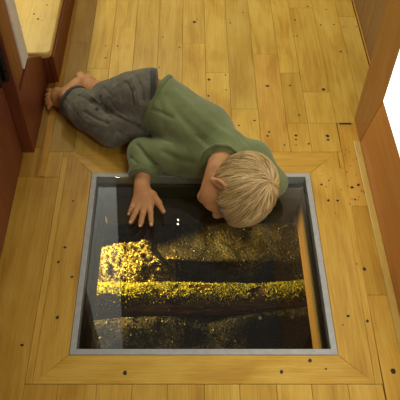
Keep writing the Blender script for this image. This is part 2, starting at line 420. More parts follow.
bm = bmesh.new(); ring(bm, GX0 + .006, GX1 - .006, GY0 + .006, GY1 - .006, .0115, -.085, -.031)
link('frame_skirt', bm_mesh(bm, 'frame_skirt'), gp, ['gasket'], label='dark steel skirt')
bm = bmesh.new(); box_bm(bm, GX0 + FW + .0003 - ox, GX1 - FW - .0003 - ox, GY0 + FW + .0003 - oy, GY1 - FW - .0003 - oy, -.0225, -.0005)
link('glass_pane', bm_mesh(bm, 'glass_pane'), gp, ['glass'], label='clear glass pane')

# ------------------------------------------------------------------ under the floor: joists, creek bed, log
JZ = -.18
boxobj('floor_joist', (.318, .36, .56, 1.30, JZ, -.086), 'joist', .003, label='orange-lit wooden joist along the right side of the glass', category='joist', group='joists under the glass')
boxobj('floor_joist', (-.30, -.256, .56, 1.30, JZ, -.086), 'joistx', .003, label='wooden joist in painted shade along the left side of the glass', category='joist', group='joists under the glass')
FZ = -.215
boxobj('floor_joist', (-.255, .317, 1.153, 1.195, FZ, -.086), 'joistx', .003, label='red-brown joist in painted shade at the far side of the glass, below the head', category='joist', group='joists under the glass')
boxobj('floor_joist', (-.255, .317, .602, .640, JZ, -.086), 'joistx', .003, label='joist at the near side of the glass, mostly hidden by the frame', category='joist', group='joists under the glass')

GZ = -.56
def hgt(x, y):
    h = GZ
    # mound at the back left, a dip under the near side of the log
    m = math.exp(-((max(0, x + .15 - .04 * noise.noise(Vector((y * 14, 3.3, 1))) - .55 * max(0, 1.195 - y)) / .055) ** 2 + (max(0, -.30 - x) / .2) ** 2 + (max(0, y - 1.205) / .028) ** 2 + (min(0, y - 1.13) / .075) ** 2)) * (.75 + .25 * min(1, max(0, (x + .36) / .2)))
    h += .165 * m
    h += .37 * math.exp(-((x + .43) / .045) ** 2) / (1 + math.exp(-(y - 1.232) / .008))      # unseen bank added to keep lamplight off the far ground
    h -= .085 * (1 / (1 + math.exp((y - .975) / .016)))
    h += .05 * math.exp(-(((x - .26) / .12) ** 2 + ((y - .74) / .08) ** 2))
    p = Vector((x * 9, y * 9, 1.3)); h += (.012 + .012 * m) * noise.fractal(p, 1.0, 2.0, 5)
    h += (.003 + .007 * m) * noise.noise(Vector((x * 60, y * 60, 4)))
    return h
NXg, NYg = 150, 150
gv = []; gf = []
for j in range(NYg + 1):
    for i in range(NXg + 1):
        x = -.95 + 1.8 * i / NXg; y = .35 + 1.75 * j / NYg
        gv.append((x, y, hgt(x, y)))
for j in range(NYg):
    for i in range(NXg):
        a = j * (NXg + 1) + i; gf.append((a, a + 1, a + NXg + 2, a + NXg + 1))
link('creek_bed', mesh('creek_bed', gv, gf), None, ['soil'], True, kind='structure')
# leaf litter: small curled flakes lying on the soil
lv, lf, lt = [], [], []
rr = random.Random(3)
for k in range(40000):
    x = rr.uniform(-.6, .6); y = rr.uniform(.55, 1.5)
    if k % 5 < 3: x = rr.uniform(-.40, -.05); y = rr.uniform(1.03, 1.27)
    s = rr.uniform(.0013, .0036) * (1 if rr.random() < .9 else 1.6); a = rr.uniform(0, 2 * PI)
    n = Vector((rr.gauss(0, .6), rr.gauss(0, .6), 1)).normalized(); t1 = n.orthogonal().normalized(); t2 = n.cross(t1)
    c = Vector((x, y, hgt(x, y) + s * .55)); b = len(lv)
    e1 = t1 * math.cos(a) + t2 * math.sin(a); e2 = n.cross(e1)
    for (p, q, w_) in ((-1, 0, .25), (-.2, .55, 0), (1, 0, .35), (-.2, -.55, 0)):
        lv.append(c + e1 * p * s + e2 * q * s + n * w_ * s)
    for (p, q, w_) in ((-1, 0, .1), (-.2, .55, -.15), (1, 0, .2), (-.2, -.55, -.15)):
        lv.append(c + e1 * p * s + e2 * q * s + n * w_ * s)
    for f in ((0, 3, 1), (1, 3, 2), (4, 5, 7), (5, 6, 7), (0, 1, 5, 4), (1, 2, 6, 5), (2, 3, 7, 6), (3, 0, 4, 7)): lf.append([b + i for i in f])
    onm = -.42 < x < -.03 and 1.02 < y < 1.26  # flakes off the mound toned down, painting the dimness around the lit patch
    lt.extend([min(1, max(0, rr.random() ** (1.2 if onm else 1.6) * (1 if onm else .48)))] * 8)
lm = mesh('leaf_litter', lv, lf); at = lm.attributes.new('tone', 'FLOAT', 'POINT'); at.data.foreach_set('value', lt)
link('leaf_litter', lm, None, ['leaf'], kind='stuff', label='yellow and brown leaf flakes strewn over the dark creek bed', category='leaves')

# mossy log
LZ = -.44
lg0, lg1 = P(40, 306, LZ), P(345, 292, LZ + .0)
lg = empty('fallen_log', tuple((lg0 + lg1) / 2 - np.array([0, 0, .07])), label='moss-covered log lying across the creek bed below the glass', category='log')
def logr(s, a):
    r = .062 - .024 * s
    return r * (1 + .10 * noise.fractal(Vector((s * 5, math.cos(a) * 1.2, math.sin(a) * 1.2)), 1, 2, 4) + .05 * noise.noise(Vector((s * 30, math.cos(a) * 5, math.sin(a) * 5))))
ax = (lg1 - lg0); lax = Vector(ax); ldir = lax.normalized(); lup = Vector((0, 0, 1)); lsd = ldir.cross(lup).normalized(); lup = lsd.cross(ldir)
def logp(s, a, ex=0):
    c = Vector(lg0) + lax * s + lup * .012 * math.sin(s * 7); r = logr(s, a) + ex
    return c + (lsd * math.cos(a) + lup * math.sin(a)) * r
vs, fs = [], []; NS, NA = 110, 36
for i in range(NS + 1):
    for j in range(NA): vs.append(logp(i / NS, 2 * PI * j / NA) - lg.location)
for i in range(NS):
    for j in range(NA): fs.append((i * NA + j, i * NA + (j + 1) % NA, (i + 1) * NA + (j + 1) % NA, (i + 1) * NA + j))
fs.append(list(range(NA))[::-1]); fs.append([NS * NA + j for j in range(NA)])
link('trunk', mesh('trunk', vs, fs), lg, ['bark'], True)
mv, mf, mt = [], [], []
for k in range(13000):
    s = rr.random(); a = PI / 2 + rr.gauss(.30, .50)
    dens = noise.fractal(Vector((s * 9, a * 1.2, 7)), 1, 2, 3)
    if dens < -.12 - .35 * rr.random(): continue
    c = logp(s, a, .0005) - lg.location; nrm = (lsd * math.cos(a) + lup * math.sin(a)); h_ = rr.uniform(.002, .0055); w_ = rr.uniform(.0012, .0028)
    t1 = nrm.orthogonal().normalized(); t2 = nrm.cross(t1); ph = rr.uniform(0, 6)
    tip = c + nrm * h_ + t1 * rr.gauss(0, .002) + t2 * rr.gauss(0, .002); b = len(mv)
    for q in range(4): mv.append(c + (t1 * math.cos(ph + q * PI / 2) + t2 * math.sin(ph + q * PI / 2)) * w_ - nrm * .001)
    for q in range(4): mv.append(c + nrm * h_ * .55 + (t1 * math.cos(ph + q * PI / 2) + t2 * math.sin(ph + q * PI / 2)) * w_ * .8)
    mv.append(tip)
    for q in range(4):
        n_ = (q + 1) % 4; mf.append((b + q, b + n_, b + 4 + n_, b + 4 + q)); mf.append((b + 4 + q, b + 4 + n_, b + 8))
    mt.extend([min(1, max(0, rr.gauss(.5, .28)))] * 9)
mm = mesh('moss', mv, mf); at = mm.attributes.new('tone', 'FLOAT', 'POINT'); at.data.foreach_set('value', mt)
link('moss', mm, lg, ['moss'], kind='stuff', label='yellow-green moss')
# two pale beads standing in for reflected glints in front of the log
for (u, v, r, lb) in ((260, 318, .0065, 'small white bead standing in for a glint before the log, nearer the middle'), (292, 317, .0065, 'small white bead standing in for a glint before the log, next to the right joist')):
    z = -.60
    for _ in range(12): p = P(u, v, z); z = hgt(p[0], p[1]) + r * .6
    p = P(u, v, z)
    bm = bmesh.new(); bmesh.ops.create_icosphere(bm, subdivisions=3, radius=r)
    for vv in bm.verts: vv.co *= 1 + .18 * noise.noise(vv.co * 160 + Vector((u, 0, 0))); vv.co.z *= .75
    o = link('glint_bead', bm_mesh(bm, 'glint_bead'), None, ['white'], True, label=lb, category='glint_bead', group='glint stand-ins in the hollow'); o.location = p

# ------------------------------------------------------------------ the child: signed-distance modelling, meshed with surface nets
class Field:
    def __init__(s, lo, hi, h):
        s.lo = np.array(lo, float); s.h = h; s.n = np.ceil((np.array(hi) - s.lo) / h).astype(int) + 1
        s.d = np.full(s.n, .05)
    def sub(s, lo, hi):
        a = np.clip(np.floor((np.array(lo) - s.lo) / s.h).astype(int), 0, s.n - 1); b = np.clip(np.ceil((np.array(hi) - s.lo) / s.h).astype(int) + 1, 1, s.n)
        sl = tuple(slice(i, j) for i, j in zip(a, b))
        g = np.meshgrid(*[s.lo[k] + s.h * np.arange(a[k], b[k]) for k in range(3)], indexing='ij')
        return sl, np.stack(g, -1)
    def join(s, sl, d, k):
        o = s.d[sl]
        if k < 0:      # carve
            k = -k; h = np.maximum(k - np.abs(o + d), 0) / k; s.d[sl] = np.maximum(o, -d) + h * h * k * .25; return
        if k == 0: s.d[sl] = np.minimum(o, d); return
        h = np.maximum(k - np.abs(o - d), 0) / k
        s.d[sl] = np.minimum(o, d) - h * h * k * .25
    def cone(s, a, b, ra, rb, k=.012, clip=()):
        a, b = np.array(a, float), np.array(b, float); m = max(ra, rb) + abs(k) + .012
        sl, p = s.sub(np.minimum(a, b) - m, np.maximum(a, b) + m)
        ab = b - a; t = np.clip(((p - a) @ ab) / max(ab @ ab, 1e-12), 0, 1)
        d = np.linalg.norm(p - a - t[..., None] * ab, axis=-1) - (ra + (rb - ra) * t)
        for c, n in clip: n = np.array(n, float); n /= np.linalg.norm(n); d = np.maximum(d, (p - np.array(c)) @ n)
        s.join(sl, d, k)
    def chain(s, pts, k=.012):
        for (a, ra), (b, rb) in zip(pts[:-1], pts[1:]): s.cone(a, b, ra, rb, k)
    def ell(s, c, axes, r, k=.012, clip=()):
        c = np.array(c, float); r = np.array(r, float); m = r.max() + abs(k) + .012
        sl, p = s.sub(c - m, c + m)
        q = (p - c) @ np.array(axes).T
        k0 = np.linalg.norm(q / r, axis=-1); k1 = np.linalg.norm(q / (r * r), axis=-1)
        d = k0 * (k0 - 1) / np.maximum(k1, 1e-9)
        for cc, n in clip: n = np.array(n, float); n /= np.linalg.norm(n); d = np.maximum(d, (p - np.array(cc)) @ n)
        s.join(sl, d, k)
    def floor(s, z):
        z_ = s.lo[2] + s.h * np.arange(s.n[2]); s.d = np.maximum(s.d, (z - z_)[None, None, :])
    def mesh(s):
        d = s.d; d[0], d[-1], d[:, 0], d[:, -1], d[:, :, 0], d[:, :, -1] = (.02,) * 6
        neg = d < 0; n = d.shape
        acc = np.zeros((n[0] - 1, n[1] - 1, n[2] - 1, 3)); cnt = np.zeros(acc.shape[:3])
        cs = [slice(0, -1), slice(1, None)]
        for ax in range(3):
            for i in (0, 1):
                for j in (0, 1):
                    o = [0, 0, 0]; oth = [k for k in range(3) if k != ax]; o[oth[0]] = i; o[oth[1]] = j
                    s0 = tuple(cs[o[k]] if k != ax else cs[0] for k in range(3)); s1 = tuple(cs[o[k]] if k != ax else cs[1] for k in range(3))
                    a, b = d[s0], d[s1]; x = (a < 0) != (b < 0)
                    t = np.where(x, a / np.where(x, a - b, 1), 0)
                    for k in range(3): acc[..., k] += np.where(x, t if k == ax else o[k], 0)
                    cnt += x
        act = cnt > 0; idx = -np.ones(act.shape, int); idx[act] = np.arange(act.sum())
        w = np.argwhere(act); V = s.lo + s.h * (w + acc[act] / cnt[act][:, None])
        Q = []
        for ax in range(3):
            s0 = [slice(1, -1)] * 3; s0[ax] = slice(0, -1); s1 = [slice(1, -1)] * 3; s1[ax] = slice(1, None)
            a, b = neg[tuple(s0)], neg[tuple(s1)]
            for flip, mask in ((0, a & ~b), (1, ~a & b)):
                e = np.argwhere(mask)
                if not len(e): continue
                u, v_ = [(1, 2), (2, 0), (0, 1)][ax]
                e = e + np.array([0 if k == ax else 1 for k in range(3)])
                def cell(i, j):
                    c = e.copy(); c[:, u] -= i; c[:, v_] -= j; return idx[c[:, 0], c[:, 1], c[:, 2]]
                q = np.stack([cell(1, 1), cell(0, 1), cell(0, 0), cell(1, 0)], 1)
                Q.append(q[:, ::-1] if flip else q)
        return V, np.concatenate(Q)

def relax(V, Q, it, keep=.5):
    """a few Laplacian passes to take off the grid steps"""
    e = np.concatenate([Q[:, [0, 1]], Q[:, [1, 2]], Q[:, [2, 3]], Q[:, [3, 0]]]); 
    for i in range(it):
        for lam in (keep, -keep * .96):
            a = np.zeros_like(V); c = np.zeros(len(V))
            np.add.at(a, e[:, 0], V[e[:, 1]]); np.add.at(c, e[:, 0], 1)
            np.add.at(a, e[:, 1], V[e[:, 0]]); np.add.at(c, e[:, 1], 1)
            V = V + lam * (a / np.maximum(c, 1)[:, None] - V)
    return V
def normals(V, Q):
    fn = np.cross(V[Q[:, 2]] - V[Q[:, 0]], V[Q[:, 3]] - V[Q[:, 1]]); n = np.zeros_like(V)
    for k in range(4): np.add.at(n, Q[:, k], fn)
    return n / np.maximum(np.linalg.norm(n, axis=1), 1e-12)[:, None]
def bvh(V, Q): return BVHTree.FromPolygons([tuple(v) for v in V], [tuple(int(i) for i in q) for q in Q])
def hit(tree, u, v):
    d = Vector(ray(u, v)).normalized(); h_ = tree.ray_cast(Vector((0, 0, H)), d); return np.array(h_[0]) if h_[0] is not None else None
def sculpt(V, Q, strokes):
    """press creases (amp < 0) or raise folds (amp > 0) along polylines picked on the surface"""
    tree = bvh(V, Q); N = normals(V, Q); D = np.zeros(len(V))
    for pts, wd_, amp in strokes:
        w = [hit(tree, *p) for p in pts]; w = [x for x in w if x is not None]
        if len(w) < 2: continue
        best = np.full(len(V), 1e9)
        for a, b in zip(w[:-1], w[1:]):
            ab = b - a; t = np.clip(((V - a) @ ab) / max(ab @ ab, 1e-9), 0, 1)
            best = np.minimum(best, np.linalg.norm(V - a - t[:, None] * ab, axis=1))
        D += amp * np.exp(-(best / wd_) ** 2)
    return V + N * D[:, None]

# camera-plane axes for the turn of the head
RT, UPV, BK = np.array([1., 0, 0]), np.array([0, S, C]), np.array([0, -C, S])
def fromcam(a): return a[0] * RT + a[1] * UPV + a[2] * BK
def unit(a): a = np.array(a, float); return a / np.linalg.norm(a)
HU = unit(fromcam((.80, -.48, .38)))
HF = fromcam((-.48, -.80, -.30)); HF = unit(HF - HU * (HF @ HU)); HR = np.cross(HF, HU)
HC = P(236.5, 189.5, .104); HS = 1.05
def hd(r, f, u): return HC + (HR * r + HF * f + HU * u) * HS
HAX = [HR / HS, HF / HS, HU / HS]

J = dict(pel=P(147, 101, .105), waist=P(163, 108, .100), chest=P(203, 134, .090), top=P(222, 152, .090),
         shR=P(203, 158, .070), elR=P(143, 153, .045), wrR=P(142, 187, .024), shL=P(252, 160, .075), elL=P(273, 183, .036), wrL=P(252, 198, .020),
         hipR=P(146, 114, .085), knR=P(112, 128, .054), anR=P(68, 98, .045), hipL=P(148, 96, .125), knL=P(114, 100, .094), anL=P(88, 84.5, .028))

# ---- body (one continuous surface)
B = Field((-.50, .98, -.004), (.36, 1.62, .25), .0021)
B.chain([(J['pel'], .070), (J['waist'], .068), (J['chest'], .066), (J['top'], .040)], .02)
nb0 = hd(0, -.022, -.060); B.chain([(J['top'], .036), (nb0, .034)], .012)
for sgn in 'RL': B.chain([(J['top'], .034), (J['sh' + sgn], .034), (J['el' + sgn], .026)], .02)
def fore(el, wr, k=.01): B.chain([(el, .026), (el * .55 + wr * .45, .0255), (wr, .0195)], k)
fore(J['elR'], J['wrR']); fore(J['elL'], J['wrL'])
for sgn in 'RL': B.chain([(J['hip' + sgn], .040), (J['kn' + sgn], .036), (J['kn' + sgn] * .4 + J['an' + sgn] * .6, .030 if sgn == 'R' else .026), (J['an' + sgn], .025 if sgn == 'R' else .020)], .015)
# right hand spread on the glass: palm, four fingers, thumb
kn = [P(150.3, 205.6, .013), P(144.6, 207.6, .014), (P(139.0, 206.8, .0135)), P(134.3, 203.6, .012)]
wr = J['wrR']; hz = .0078
for i, k_ in enumerate(kn): B.cone(wr * .75 + k_ * .25 + np.array([0, 0, -.002]), k_, .0155, .0098, .008)
B.cone(wr, P(144, 197, .016), .019, .0175, .012)
tips = [P(151.2, 224.6, hz), P(140.2, 226.4, hz), P(130.6, 222.4, hz), P(129.0, 214.2, hz)]
rad = [.0072, .0074, .0070, .0062]
for k_, t_, r_ in zip(kn, tips, rad):
    m1 = k_ * .58 + t_ * .42 + np.array([0, 0, .0045]); m2 = k_ * .26 + t_ * .74 + np.array([0, 0, .0022])
    B.chain([(k_, r_ + .0012), (m1, r_ + .0002), (m2, r_ - .0006), (t_, r_ - .0016)], .0035)
tb, tm_, tt = P(152.5, 195, .017), P(158.4, 202.8, .011), P(163.4, 211.4, .0075)
B.chain([(wr * .5 + P(148, 194, .016) * .5, .0145), (tb, .0112), (tm_, .0088), (tt, .0062)], .006)
# left hand curled under the head
lw = J['wrL']; ldir = unit(P(232, 204, .014) - lw); lsd2 = unit(np.cross([0, 0, 1], ldir))
B.cone(lw, lw + ldir * .034, .018, .017, .01)
for i in range(4):
    k_ = lw + ldir * .040 + lsd2 * (.0135 * (i - 1.5)) + np.array([0, 0, -.004]); t_ = k_ + ldir * (.024 + .006 * (i in (1, 2))) + lsd2 * (.004 * (i - 1.5)) + np.array([0, 0, -.006])
    m_ = (k_ + t_) / 2 + np.array([0, 0, .006]); B.chain([(lw * .5 + k_ * .5, .011), (k_, .0078), (m_, .0070), (t_, .0060)], .004)
B.chain([(lw + ldir * .012, .012), (lw + ldir * .024 - lsd2 * .026, .0085), (lw + ldir * .044 - lsd2 * .034, .0065)], .005)
# feet
def foot(ank, heel, ball, toes, rt, side):
    B.chain([(ank, .025), (heel, .022)], .012); B.chain([(heel, .0215), (ball, .0175)], .015); B.chain([(ank, .024), (ball, .016)], .012)
    B.cone(ball - side * .020, ball + side * .018, .0165, .0145, .012)
    for (t_, r_) in toes:
        B.chain([(ball + (t_ - ball) * .35, r_ + .001), (t_ * .75 + ball * .25 + np.array([0, 0, .003]), r_), (t_, r_)], .0035)
ba = P(57.5, 98, .030); sd = unit(P(58.5, 106.5, .021) - P(57, 89.5, .035))
foot(J['anR'], P(79, 85.5, .036), ba, [(P(48.8, 90.6, .030), .0092), (P(47.2, 95.6, .027), .0076), (P(47.0, 99.8, .024), .0072), (P(47.4, 103.8, .020), .0069), (P(48.8, 107.6, .017), .0063)], 1, sd)
ba2 = P(82.5, 80.5, .022); sd2 = unit(P(85, 84, .014) - P(81.5, 77.5, .030))
foot(J['anL'], P(92, 87, .020), ba2, [(P(78.4, 76.4, .026), .0068), (P(78.2, 79.0, .022), .0056), (P(79.2, 81.4, .018), .0053), (P(80.4, 83.6, .015), .0050), (P(82.0, 85.4, .012), .0047)], 1, sd2 * .62)
# head
B.ell(hd(0, -.010, .020), HAX, (.0675, .0835, .070), .02)
B.ell(hd(0, .022, -.040), HAX, (.050, .050, .044), .03)
for s_ in (-1, 1):
    B.ell(hd(s_ * .030, .044, -.030), HAX, (.026, .024, .024), .02)
B.ell(hd(0, .058, -.070), HAX, (.018, .015, .014), .018)
B.ell(hd(0, .046, .040), HAX, (.046, .026, .030), .03)
B.chain([(hd(0, .068, .000), .0055), (hd(0, .078, -.016), .0085), (hd(0, .080, -.021), .0092)], .010)
for s_ in (-1, 1): B.ell(hd(s_ * .0085, .074, -.022), HAX, (.0058, .0068, .0052), .006)
B.ell(hd(0, .068, -.040), HAX, (.018, .0090, .0052), .005); B.ell(hd(0, .0665, -.0495), HAX, (.0155, .0090, .0056), .005)
for s_ in (-1, 1):
    B.ell(hd(s_ * .028, .0735, -.001), HAX, (.0125, .0075, .0075), -.008)            # eye sockets
    B.ell(hd(s_ * .028, .0600, .000), HAX, (.0125, .0112, .0095), .004)               # lids
    e0 = hd(s_ * .0665, -.008, -.018); tl = unit(HR * s_ * .80 + HF * -.55)
    nrm_ = unit(HR * s_ + HF * .55); eax = [nrm_, unit(np.cross(HU, nrm_)), HU]
    B.ell(e0 + HR * s_ * .005, eax, (.0068, .0140, .0225), .006)
    B.ell(e0 + HR * s_ * .0125 + HF * .003 + HU * .003, eax, (.0050, .0085, .0150), -.004)
    B.ell(e0 + HR * s_ * .008 + HU * -.020, eax, (.0065, .0080, .0075), .005)
B.floor(.0008)
V, Q = B.mesh(); V = relax(V, Q, 2)
# finger joints and toe creases
st = []
for k_, t_ in zip(((150.3, 205.6), (144.6, 207.6), (139, 206.8), (134.3, 203.6)), ((151.2, 224.6), (140.2, 226.4), (130.6, 222.4), (129, 214.2))):
    for f_ in (.40, .70):
        c_ = (k_[0] + (t_[0] - k_[0]) * f_, k_[1] + (t_[1] - k_[1]) * f_); st.append(([(c_[0] - 1.6, c_[1] - .3), (c_[0] + 1.6, c_[1] + .3)], .0014, -.0005))
V = sculpt(V, Q, st)
body = link('toddler', mesh('toddler', V, Q), None, ['skin'], True, label='blond toddler in a green sweatshirt lying on the floor, hand on the glass, looking down', category='person')
# nails
for k_, t_, r_ in list(zip(kn, tips, rad)) + [(tm_, tt, .0066)]:
    d_ = unit(t_ - k_); sx = unit(np.cross(d_, [0, 0, 1])); nz = np.cross(sx, d_)
    bm = bmesh.new(); bmesh.ops.create_icosphere(bm, subdivisions=2, radius=1)
    c_ = t_ + nz * (r_ - .0020) + d_ * .0012
    for v_ in bm.verts: v_.co = Vector(c_ + d_ * v_.co.x * .0040 + sx * v_.co.y * .0034 + nz * v_.co.z * .0013)
    link('fingernail', bm_mesh(bm, 'fingernail'), body, ['nail'], True)
for s_ in (-1, 1):   # eyes
    bm = bmesh.new(); bmesh.ops.create_uvsphere(bm, u_segments=20, v_segments=12, radius=.0086)
    for v_ in bm.verts: v_.co = Vector(hd(s_ * .0255, .0525, -.0012) + HR * v_.co.x + HU * v_.co.y + HF * v_.co.z)
    eo = link('eye', bm_mesh(bm, 'eye'), body, ['eye'], True)
    bm = bmesh.new(); bmesh.ops.create_uvsphere(bm, u_segments=16, v_segments=8, radius=.0045)
    for v_ in bm.verts: v_.co = Vector(hd(s_ * .0255, .0590, -.003) + HR * v_.co.x + HU * v_.co.y + HF * v_.co.z * .5)
    link('iris', bm_mesh(bm, 'iris'), eo, ['iris'], True)
def curve_tube(name, pts, r0, mat, parent):
    bm = bmesh.new(); rings = []
    for i, x in enumerate(pts):
        d_ = unit(pts[min(i + 1, len(pts) - 1)] - pts[max(i - 1, 0)]); u = unit(np.cross(d_, HU + .3 * HF)); q = np.cross(d_, u)
        rr_ = r0 * (1 - .6 * abs(2 * i / (len(pts) - 1) - 1))
        rings.append([bm.verts.new(x + (u * math.cos(j * PI / 3) + q * math.sin(j * PI / 3)) * rr_) for j in range(6)])
    for a, b in zip(rings[:-1], rings[1:]):
        for j in range(6): bm.faces.new((a[j], a[(j + 1) % 6], b[(j + 1) % 6], b[j]))
    bm.faces.new(rings[0][::-1]); bm.faces.new(rings[-1]); return link(name, bm_mesh(bm, name), parent, [mat], True)
btree = bvh(V, Q)
def facept(r_, u_):
    h_ = btree.ray_cast(Vector(hd(r_, .13, u_)), Vector(-HF)); return np.array(h_[0]) if h_[0] is not None else hd(r_, .07, u_)
for s_ in (-1, 1):
    curve_tube('eyelash', [facept(s_ * (.0165 + .022 * t), -.004 - .0035 * math.sin(PI * t)) for t in np.linspace(0, 1, 9)], .0011, 'lash', body)
    curve_tube('eyebrow', [facept(s_ * (.014 + .028 * t), .017 + .005 * math.sin(PI * t * .8)) for t in np.linspace(0, 1, 9)], .0017, 'brow', body)
bm = bmesh.new(); bmesh.ops.create_uvsphere(bm, u_segments=20, v_segments=10, radius=1)
for v_ in bm.verts: v_.co = Vector(hd(v_.co.x * .0155, .0700 + v_.co.y * .0068 - abs(v_.co.x) ** 2 * .005, -.0448 + v_.co.z * .0062))
link('lips', bm_mesh(bm, 'lips'), body, ['lip'], True)

# ---- trousers
G = Field((-.46, 1.10, -.004), (.10, 1.62, .26), .0026)
wax = unit(J['waist'] - J['pel'])
def seen_plane(a, b, toward):
    n = unit(np.cross(b - a, BK)); return n if n @ toward > 0 else -n
tw0, tw1 = P(158, 72, .15), P(157, 118, .13); twn = seen_plane(tw0, tw1, wax)

G.chain([(J['pel'], .082)] * 2, .02)
G.cone(J['pel'], J['pel'] + wax * .06, .080, .077, .02)
G.chain([(J['hipL'], .074), (J['knL'] * .5 + J['hipL'] * .5, .068), (J['knL'], .060)], .02)
aL = J['anL']; kL = J['knL']; dl = unit(aL - kL); cL = kL + (aL - kL) * .42
G.cone(kL, kL + (aL - kL) * .5, .054, .034, .015, [(cL, dl)])
G.chain([(J['hipR'], .066), (J['knR'], .055)], .005)
aR = J['anR']; kR = J['knR']; dr_ = unit(aR - kR); cR = aR - dr_ * .022
G.chain([(kR, .054), (kR * .5 + aR * .5 + np.array([0, 0, .004]), .057)], .005)
G.cone(kR * .5 + aR * .5 + np.array([0, 0, .004]), aR + dr_ * .02, .056, .046, .012, [(cR, dr_)])
gx = np.stack(np.meshgrid(*[G.lo[k] + G.h * np.arange(G.n[k]) for k in range(3)], indexing='ij'), -1)
G.d = np.maximum(G.d, (gx - tw0) @ twn)
G.floor(.0006)
def slab(fld, grid, th, c, n, w, lim):
    f2 = Field(fld.lo, fld.lo + fld.h * (fld.n - 1), fld.h); f2.d = fld.d - th
    q = (grid - c) @ n
    f2.d = np.maximum(np.maximum(f2.d, np.abs(q) - w), np.linalg.norm(grid - c, axis=-1) - lim); f2.floor(.0004)
    V, Q = f2.mesh(); return relax(V, Q, 2), Q
wbV, wbQ = slab(G, gx, .0030, (tw0 + tw1) / 2 - twn * .009, twn, .0085, .13)
cuV, cuQ = slab(G, gx, .0025, cR - dr_ * .009, dr_, .007, .075)
V, Q = G.mesh(); V = relax(V, Q, 3)
PS = [([(92, 100), (104, 108), (120, 118), (137, 127)], .006, -.010), ([(137, 127), (143, 131)], .006, -.005),
      ([(79, 95), (88, 100), (96, 106)], .005, -.006), ([(84, 92), (92, 97), (99, 104)], .0045, .005), ([(100, 97), (103, 108), (110, 117)], .005, -.006),
      ([(62, 108), (70, 122), (85, 131)], .0035, -.003), ([(66, 100), (74, 112), (78, 124)], .004, -.0035), ([(84, 112), (96, 119), (108, 124)], .005, -.004),
      ([(126, 82), (132, 92), (134, 104)], .005, -.005), ([(131, 78), (137, 90), (139, 104)], .004, .004), ([(136, 76), (142, 88), (143, 100)], .004, -.005), ([(118, 86), (122, 98), (122, 108)], .005, -.003),
      ([(108, 98), (116, 110), (128, 117)], .004, -.003), ([(118, 132), (126, 138), (136, 140)], .006, -.004), ([(104, 88), (112, 96), (114, 106)], .004, -.003)]
V = sculpt(V, Q, PS)
N = normals(V, Q)
dn = np.array([noise.fractal(Vector(v) * 38, 1, 2, 3) for v in V]); V = V + N * (dn * .0016)[:, None]
tro = link('trousers', mesh('trousers', V, Q), body, ['pants'], True, label='dark grey cotton trousers')
ptree = bvh(V, Q)
def tubes(name, lines, r, mat, parent, tree):
    """stitched seams or ribs: thin tubes lying on a surface"""
    bm = bmesh.new()
    for ln_ in lines:
        w = []
        for (a, b) in zip(ln_[:-1], ln_[1:]):
            for t in np.linspace(0, 1, 6, endpoint=False): w.append(hit(tree, a[0] + (b[0] - a[0]) * t, a[1] + (b[1] - a[1]) * t))
        w.append(hit(tree, *ln_[-1])); w = [x for x in w if x is not None]
        rings = []
        for i, x in enumerate(w):
            d_ = unit(w[min(i + 1, len(w) - 1)] - w[max(i - 1, 0)]); u = unit(np.cross(d_, [.3, .2, 1])); q = np.cross(d_, u)
            rings.append([bm.verts.new(x + (u * math.cos(j * PI / 3) + q * math.sin(j * PI / 3)) * r) for j in range(6)])
        for a, b in zip(rings[:-1], rings[1:]):
            for j in range(6): bm.faces.new((a[j], a[(j + 1) % 6], b[(j + 1) % 6], b[j]))
        if rings: bm.faces.new(rings[0][::-1]); bm.faces.new(rings[-1])
    return link(name, bm_mesh(bm, name), parent, [mat], True)
tubes('leg_seam', [[(72, 101), (78, 114), (88, 124), (100, 127)]], .0011, 'pantseam', tro, ptree)
tubes('pocket_seam', [[(128, 80), (133, 92), (134, 106)]], .0011, 'pantseam', tro, ptree)
def disc(name, u, v, r, th, mat, tree, parent):
    c = hit(tree, u, v); hh = tree.find_nearest(Vector(c)); n = np.array(hh[1]); n = n if n @ BK > 0 else -n
    a = unit(np.cross(n, [1, .2, 0])); b = np.cross(n, a); bm = bmesh.new(); cyl(bm, c - n * th, c + n * th, r, 16); bev(bm, .0006)
    return link(name, bm_mesh(bm, name), parent, [mat], True)
disc('pocket_button', 97, 109, .0055, .0022, 'pantseam', ptree, tro)
# waistband: a band round the top of the trousers
def band(name, c, axis, r, w, th, mat, parent, tilt=0, ex=1.0, n=48):
    axis = unit(axis); a = unit(np.cross(axis, [0, 0, 1])); b = np.cross(axis, a); bm = bmesh.new(); R_ = []
    for i in range(n):
        t = 2 * PI * i / n; o = a * math.cos(t) * ex + b * math.sin(t); wav = .0012 * math.sin(t * 9)
        R_.append([bm.verts.new(c + o * (r + dr2 + wav) + axis * dw) for dr2, dw in ((0, -w), (th, -w * .8), (th, w * .8), (0, w), (-th * .6, w * .6), (-th * .6, -w * .6))])
    for i in range(n):
        p, q = R_[i], R_[(i + 1) % n]
        for j in range(6): bm.faces.new((p[j], p[(j + 1) % 6], q[(j + 1) % 6], q[j]))
    return link(name, bm_mesh(bm, name), parent, [mat], True)
link('waistband', mesh('waistband', wbV, wbQ), tro, ['pantseam'], True)
link('trouser_cuff', mesh('trouser_cuff', cuV, cuQ), tro, ['pantseam'], True)

